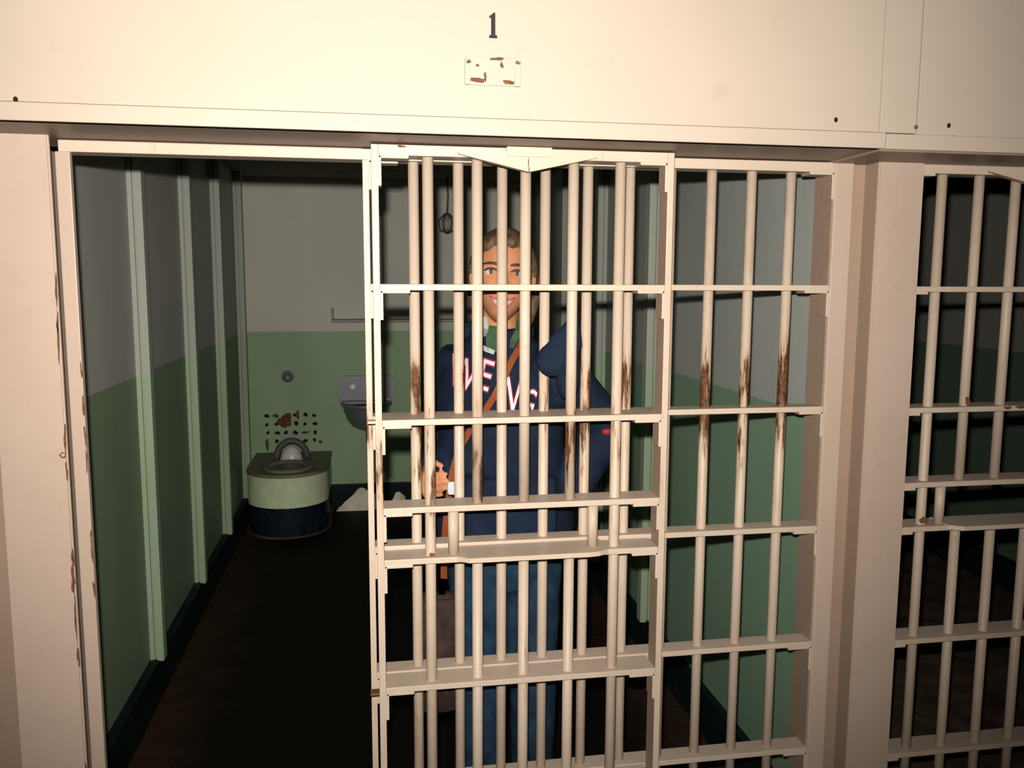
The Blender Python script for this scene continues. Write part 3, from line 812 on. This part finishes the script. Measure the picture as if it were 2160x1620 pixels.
# hair: cap drawn back from the forehead, falling behind the neck
hb_ = bmesh.new()
rings = []
nu, nv = 64, 40
for j in range(1, nv):
    th = math.pi * j / nv
    rg = []
    for i in range(nu):
        ph = 2 * math.pi * i / nu
        d = Vector((math.sin(th) * math.cos(ph), math.sin(th) * math.sin(ph), -math.cos(th)))
        # hairline: only above the brow at the front, right down the back
        top = 0.66 - 0.55 * max(0.0, abs(d.x) - 0.40) + 0.03 * math.sin(17 * d.x + 1)
        line = top if d.y < -0.25 else (top + (d.y + 0.25) / 0.55 * -1.1 if d.y < 0.3 else -0.6)
        k = max(0.0, min(1.0, (d.z - line) / 0.10 + 0.5))
        g_ = -0.016 + 0.030 * k + 0.0016 * k * math.sin(26 * ph + 5 * d.z)
        rg.append(HW(head_point(d, g_)))
    rings.append(rg)
loft(hb_, rings)
tube(hb_, [HW((0.010, 0.085, 0.035)), HW((0.020, 0.118, 0.02)), HW((0.030, 0.115, -0.04)), HW((0.040, 0.095, -0.10)), HW((0.046, 0.08, -0.15))], [0.030, 0.036, 0.038, 0.030, 0.014], 14)
tube(hb_, [HW((0.062, 0.02, 0.05)), HW((0.080, 0.03, 0.0)), HW((0.084, 0.035, -0.05)), HW((0.074, 0.04, -0.10)), HW((0.06, 0.045, -0.14))], [0.018, 0.017, 0.016, 0.014, 0.006], 10)
tube(hb_, [HW((-0.062, 0.03, 0.05)), HW((-0.076, 0.04, 0.0)), HW((-0.074, 0.05, -0.05)), HW((-0.062, 0.055, -0.09))], [0.016, 0.014, 0.012, 0.006], 10)
hair_me = fuse(hb_, 0.005, 2)
mesh_obj('hair', hair_me, M['hair'], pe)

# sweatshirt
sw = bmesh.new()
TS = [(0.872, 0.172, 0.122, 0.012), (0.878, 0.180, 0.130, 0.012), (0.905, 0.182, 0.134, 0.012), (0.925, 0.186, 0.138, 0.012), (1.00, 0.176, 0.132, 0.010), (1.08, 0.164, 0.124, 0.008), (1.17, 0.162, 0.122, 0.004), (1.26, 0.166, 0.118, 0.0),
      (1.325, 0.160, 0.102, 0.002), (1.365, 0.135, 0.085, 0.004), (1.395, 0.098, 0.072, 0.003), (1.418, 0.070, 0.064, 0.0), (1.432, 0.060, 0.060, 0.0)]
loft(sw, [ring_z(PX + cx, PY + 0.012, z, rx, ry, 36, 2.2, rot=turn(z)) for z, rx, ry, cx in TS])
def sleeve(S, E_, Wr, r):
    a = lerp(S, E_, .5); b2 = lerp(E_, Wr, .45)
    tube(sw, [S + (S - E_).normalized() * 0.03, S, a, lerp(a, E_, .6), E_, lerp(E_, b2, .4), b2, lerp(b2, Wr, .7), Wr], [r * .9, r, r * .96, r * .93, r * .95, r * .93, r * .88, r * .84, r * .66], 18)
sleeve(SR, ER, WR, 0.060); sleeve(SL, EL, WL, 0.062)
# the left upper sleeve bulges through the gap and round the front of one bar
tube(sw, [SL + Vector((0.01, 0.02, -0.02)), Vector((0.452, 1.955, H - 0.165)), Vector((0.443, 1.905, H - 0.165)), Vector((0.442, 1.880, H - 0.165)), Vector((0.440, 1.850, H - 0.165))], [0.058, 0.046, 0.031, 0.030, 0.014], 18)
ball(sw, (0.424, 1.847, H - 0.160), 0.05, 20, 14, (0.62, 0.33, 1.02))
ball(sw, (0.400, 1.848, H - 0.178), 0.05, 20, 14, (0.62, 0.30, 0.72))
ball(sw, (0.446, 1.852, H - 0.128), 0.05, 20, 14, (0.50, 0.34, 0.90))
ball(sw, (0.444, 1.868, H - 0.215), 0.05, 20, 14, (0.56, 0.55, 1.15))
ball(sw, (0.450, 1.992, H - 0.240), 0.06, 20, 14, (0.75, 0.95, 1.25))
# hood lying round the neck
for k in range(1):
    pts = []
    for i in range(15):
        a = math.pi * (0.10 + 0.80 * i / 14)
        pts.append(W(0.092 * math.cos(a), 0.03 + 0.085 * math.sin(a), 1.405 + 0.02 * math.sin(a)))
    tube(sw, pts, [0.020] + [0.030] * 13 + [0.020], 12, 1.0)
# pouch pocket
box(sw, PX - 0.105, PX + 0.125, PY - 0.132, PY - 0.05, 0.925 - H, 1.075 - H, 0.012)
# carve folds
sw_me = fuse(sw, 0.0065, 8, 0.5)
for v in sw_me.vertices:
    n = mnoise.noise((v.co.x * 9, v.co.y * 9, v.co.z * 7)); n2 = mnoise.noise((v.co.x * 26, v.co.y * 22, v.co.z * 14))
    v.co += v.normal * (0.006 * n + 0.0025 * n2)
bvh = BVHTree.FromPolygons([v.co.copy() for v in sw_me.vertices], [tuple(p.vertices) for p in sw_me.polygons])
def front(x, z, lift=0.004):
    h = bvh.ray_cast(Vector((x, PY - 0.6, z)), Vector((0, 1, 0)))
    y = h[0].y if h[0] is not None else PY - 0.11
    return Vector((x, y - lift, z))
shirt = mesh_obj('sweatshirt', sw_me.copy(), M['navy'], pe)

# varsity letters across the chest, running downhill to the right
def glyph(ch, cx, cz, hgt, rot, w, mat, lift, grow, name):
    cu = bpy.data.curves.new('g', 'FONT'); cu.body = ch; cu.align_x = 'CENTER'; cu.size = 1.0; cu.offset = grow; cu.resolution_u = 3
    o = bpy.data.objects.new('g', cu); C.objects.link(o)
    dg = bpy.context.evaluated_depsgraph_get(); dg.update()
    me = bpy.data.meshes.new_from_object(o.evaluated_get(dg))
    C.objects.unlink(o); bpy.data.objects.remove(o); bpy.data.curves.remove(cu)
    bm = bmesh.new(); bm.from_mesh(me); bpy.data.meshes.remove(me)
    bmesh.ops.triangulate(bm, faces=bm.faces[:])
    bmesh.ops.subdivide_edges(bm, edges=bm.edges[:], cuts=1)
    ca, sa = math.cos(rot), math.sin(rot)
    for v in bm.verts:
        x = v.co.x * w; z = (v.co.y - 0.35) * hgt / 0.70
        v.co = front(cx + x * ca - z * sa, cz + x * sa + z * ca, lift)
    return obj(name, bm, mat, shirt)
# pixel positions on the photo resolve to these chest points at the shirt front
LET = [('W', 0.2260, H - 0.226, 0.074, 0.058), ('E', 0.2740, H - 0.226, 0.074, 0.064), ('N', 0.3300, H - 0.270, 0.080, 0.056), ('G', 0.3730, H - 0.290, 0.066, 0.050)]
for ch, cx, cz, hg, w in LET:
    glyph(ch, cx, cz, hg, R(-16), w, M['letter_edge'], 0.0035, 0.035, 'letter_outline')
    glyph(ch, cx, cz, hg, R(-16), w, M['letter'], 0.0060, 0.0, 'letter')
# red mark on the sleeve near the elbow
bm = bmesh.new(); ball(bm, front(0.574, 1.180, 0.0), 0.012, 12, 8, (1.1, 0.6, 0.7)); obj('sleeve_emblem', bm, M['red'], shirt, True)
# collar of the shirt underneath
def ribbon(pts, widths, th, mat, name, parent, lift=0.006):
    bm = bmesh.new(); P_ = [Vector(p) for p in pts]; L, Rr = [], []
    for i, p in enumerate(P_):
        d = (P_[min(i + 1, len(P_) - 1)] - P_[max(i - 1, 0)]).normalized(); s = d.cross(Vector((0, -1, 0))).normalized() * widths[i] / 2
        L.append(bm.verts.new(p + s)); Rr.append(bm.verts.new(p - s))
    for i in range(len(P_) - 1): bm.faces.new((L[i], L[i + 1], Rr[i + 1], Rr[i]))
    bmesh.ops.solidify(bm, geom=bm.faces[:], thickness=th)
    return obj(name, bm, mat, parent)
def fr(x, z, l=0.008): return front(PX + x, z, l)
ribbon([W(-0.044, -0.050, 1.462), W(-0.052, -0.078, 1.436), fr(-0.056, 1.412), fr(-0.058, 1.392)], [0.012, 0.026, 0.034, 0.030], 0.003, M['collar_w'], 'shirt_collar', pe)
ribbon([W(0.040, -0.045, 1.452), W(0.036, -0.075, 1.428), fr(0.024, 1.404, 0.005), fr(0.016, 1.388, 0.005)], [0.010, 0.020, 0.018, 0.010], 0.003, M['collar_g'], 'shirt_collar', pe)
ribbon([W(-0.020, -0.062, 1.440), fr(-0.024, 1.418), fr(-0.026, 1.395), fr(-0.026, 1.380)], [0.030, 0.036, 0.036, 0.026], 0.003, M['collar_g'], 'shirt_front', pe)
ribbon([fr(-0.062, 1.394, 0.016), fr(-0.044, 1.384, 0.017), fr(-0.026, 1.377, 0.016)], [0.010, 0.012, 0.010], 0.003, M['collar_w'], 'shirt_hem', pe)

# jeans
je = bmesh.new()
loft(je, [ring_z(PX + 0.014, PY + 0.010, z, rx, ry, 30) for z, rx, ry in ((0.93, 0.150, 0.105), (0.88, 0.158, 0.110), (0.82, 0.150, 0.110), (0.77, 0.115, 0.090))])
for a, k, c in ((HRt, KR, AR), (HLt, KL, AL)):
    tube(je, [a + Vector((0, 0, .08)), a, lerp(a, k, .5), lerp(a, k, .85), k, lerp(k, c, .3), lerp(k, c, .7), c - Vector((0, 0, .045))], [0.082, 0.086, 0.074, 0.064, 0.062, 0.063, 0.056, 0.058], 20)
je_me = fuse(je, 0.007, 6)
for v in je_me.vertices:
    v.co += v.normal * (0.005 * mnoise.noise((v.co.x * 14, v.co.y * 14, v.co.z * 20)))
mesh_obj('jeans', je_me, M['denim'], pe)
for c in (AR, AL):
    bm = bmesh.new()
    rings = []
    for (y, w, h, zb) in ((0.075, 0.020, 0.03, 0), (0.06, 0.034, 0.05, 0), (0.02, 0.040, 0.055, 0), (-0.05, 0.044, 0.045, 0), (-0.12, 0.047, 0.032, 0), (-0.175, 0.036, 0.024, 0), (-0.198, 0.016, 0.014, 0)):
        rings.append([Vector((c.x + w * math.cos(2 * math.pi * k / 20), c.y + y, max(0.0, 0.012 + h * (0.5 + 0.55 * math.sin(2 * math.pi * k / 20))) if math.sin(2 * math.pi * k / 20) > -0.6 else 0.0)) for k in range(20)])
    loft(bm, rings)
    obj('shoe', bm, M['shoe'], pe, True)

# strap and bag hung across the person
bg = thing('shoulder_bag', (PX - 0.15, PY - 0.09, 0.62), 'brown patterned bag hanging on an orange strap at the hip of the person', 'bag')
sp = [(0.046, 1.405), (0.030, 1.385), (0.012, 1.360), (-0.010, 1.318), (-0.032, 1.275), (-0.058, 1.230), (-0.088, 1.185), (-0.112, 1.140), (-0.128, 1.085), (-0.138, 1.02), (-0.146, 0.95), (-0.150, 0.89)]
pts = [front(PX + a, z, 0.018 if z > 1.12 else 0.030) for a, z in sp] + [W(-0.157, -0.150, 0.84), W(-0.163, -0.150, 0.80)]
ribbon(pts, [0.016] * len(pts), 0.003, M['orange'], 'strap', bg)
bm = bmesh.new()
loft(bm, [ring_z(PX - 0.170, PY - 0.137, z, rx, ry, 24, 3.0) for z, rx, ry in ((0.505, 0.035, 0.022), (0.515, 0.050, 0.036), (0.60, 0.056, 0.044), (0.70, 0.054, 0.040), (0.79, 0.048, 0.026), (0.80, 0.040, 0.014))])
obj('pouch', bm, M['bag'], bg, True)
obj('flap', B(PX - 0.218, PX - 0.122, PY - 0.186, PY - 0.176, 0.70 - H, 0.80 - H, 0.004), M['bag'], bg)
# white slip in front of the hand
bm = bmesh.new(); loft(bm, [ring_z(PX - 0.137, PY - 0.165, z, rx, 0.004, 16, 3.5) for z, rx in ((1.050, 0.009), (1.054, 0.012), (1.076, 0.012), (1.081, 0.008))])
tag(obj('paper_slip', bm, M['white'], None, True), 'tiny white slip beside the hand of the person', 'paper slip', kind='thing')

# ------------------------------------------------------------------ light, world, camera
f_px, yaw, pitch, roll = 1778.46, 0.167027, 0.1219056, 0.003842
cy_, sy_, cp, sp_ = math.cos(yaw), math.sin(yaw), math.cos(pitch), math.sin(pitch)
fwd = Vector((sy_ * cp, cy_ * cp, -sp_)); right = Vector((cy_, -sy_, 0)); upv = right.cross(fwd)
c, s = math.cos(roll), math.sin(roll)
r2 = c * right + s * upv; u2 = -s * right + c * upv
cam_d = bpy.data.cameras.new('camera'); cam = bpy.data.objects.new('camera', cam_d); C.objects.link(cam)
cam_d.sensor_fit = 'HORIZONTAL'; cam_d.sensor_width = 36.0; cam_d.lens = f_px / 2160 * 36.0
cam_d.clip_start = 0.05; cam_d.clip_end = 60
mw = Matrix.Identity(4)
for i, v in enumerate((r2, u2, -fwd)):
    for j in range(3): mw[j][i] = v[j]
mw[0][3], mw[1][3], mw[2][3] = 0, 0, H
cam.matrix_world = mw
bpy.context.scene.camera = cam

fl_d = bpy.data.lights.new('camera_flash', 'SPOT'); flash = bpy.data.objects.new('camera_flash', fl_d); C.objects.link(flash)
fl_d.energy = 390; fl_d.color = (1.0, 0.94, 0.875); fl_d.shadow_soft_size = 0.012
fl_d.spot_size = R(108); fl_d.spot_blend = 1.0
flash.location = (-0.02, 0.0, H + 0.078)
aim = Vector((0.10, 1.0, 0.04)).normalized()
flash.rotation_euler = aim.to_track_quat('-Z', 'Y').to_euler()

w = bpy.data.worlds.new('world'); bpy.context.scene.world = w; w.use_nodes = True
w.node_tree.nodes['Background'].inputs['Color'].default_value = (1.0, 0.85, 0.7, 1)
w.node_tree.nodes['Background'].inputs['Strength'].default_value = 0.012
sc = bpy.context.scene
sc.view_settings.view_transform = 'Standard'; sc.view_settings.look = 'None'
sc.view_settings.exposure = 0.0; sc.view_settings.gamma = 1.0
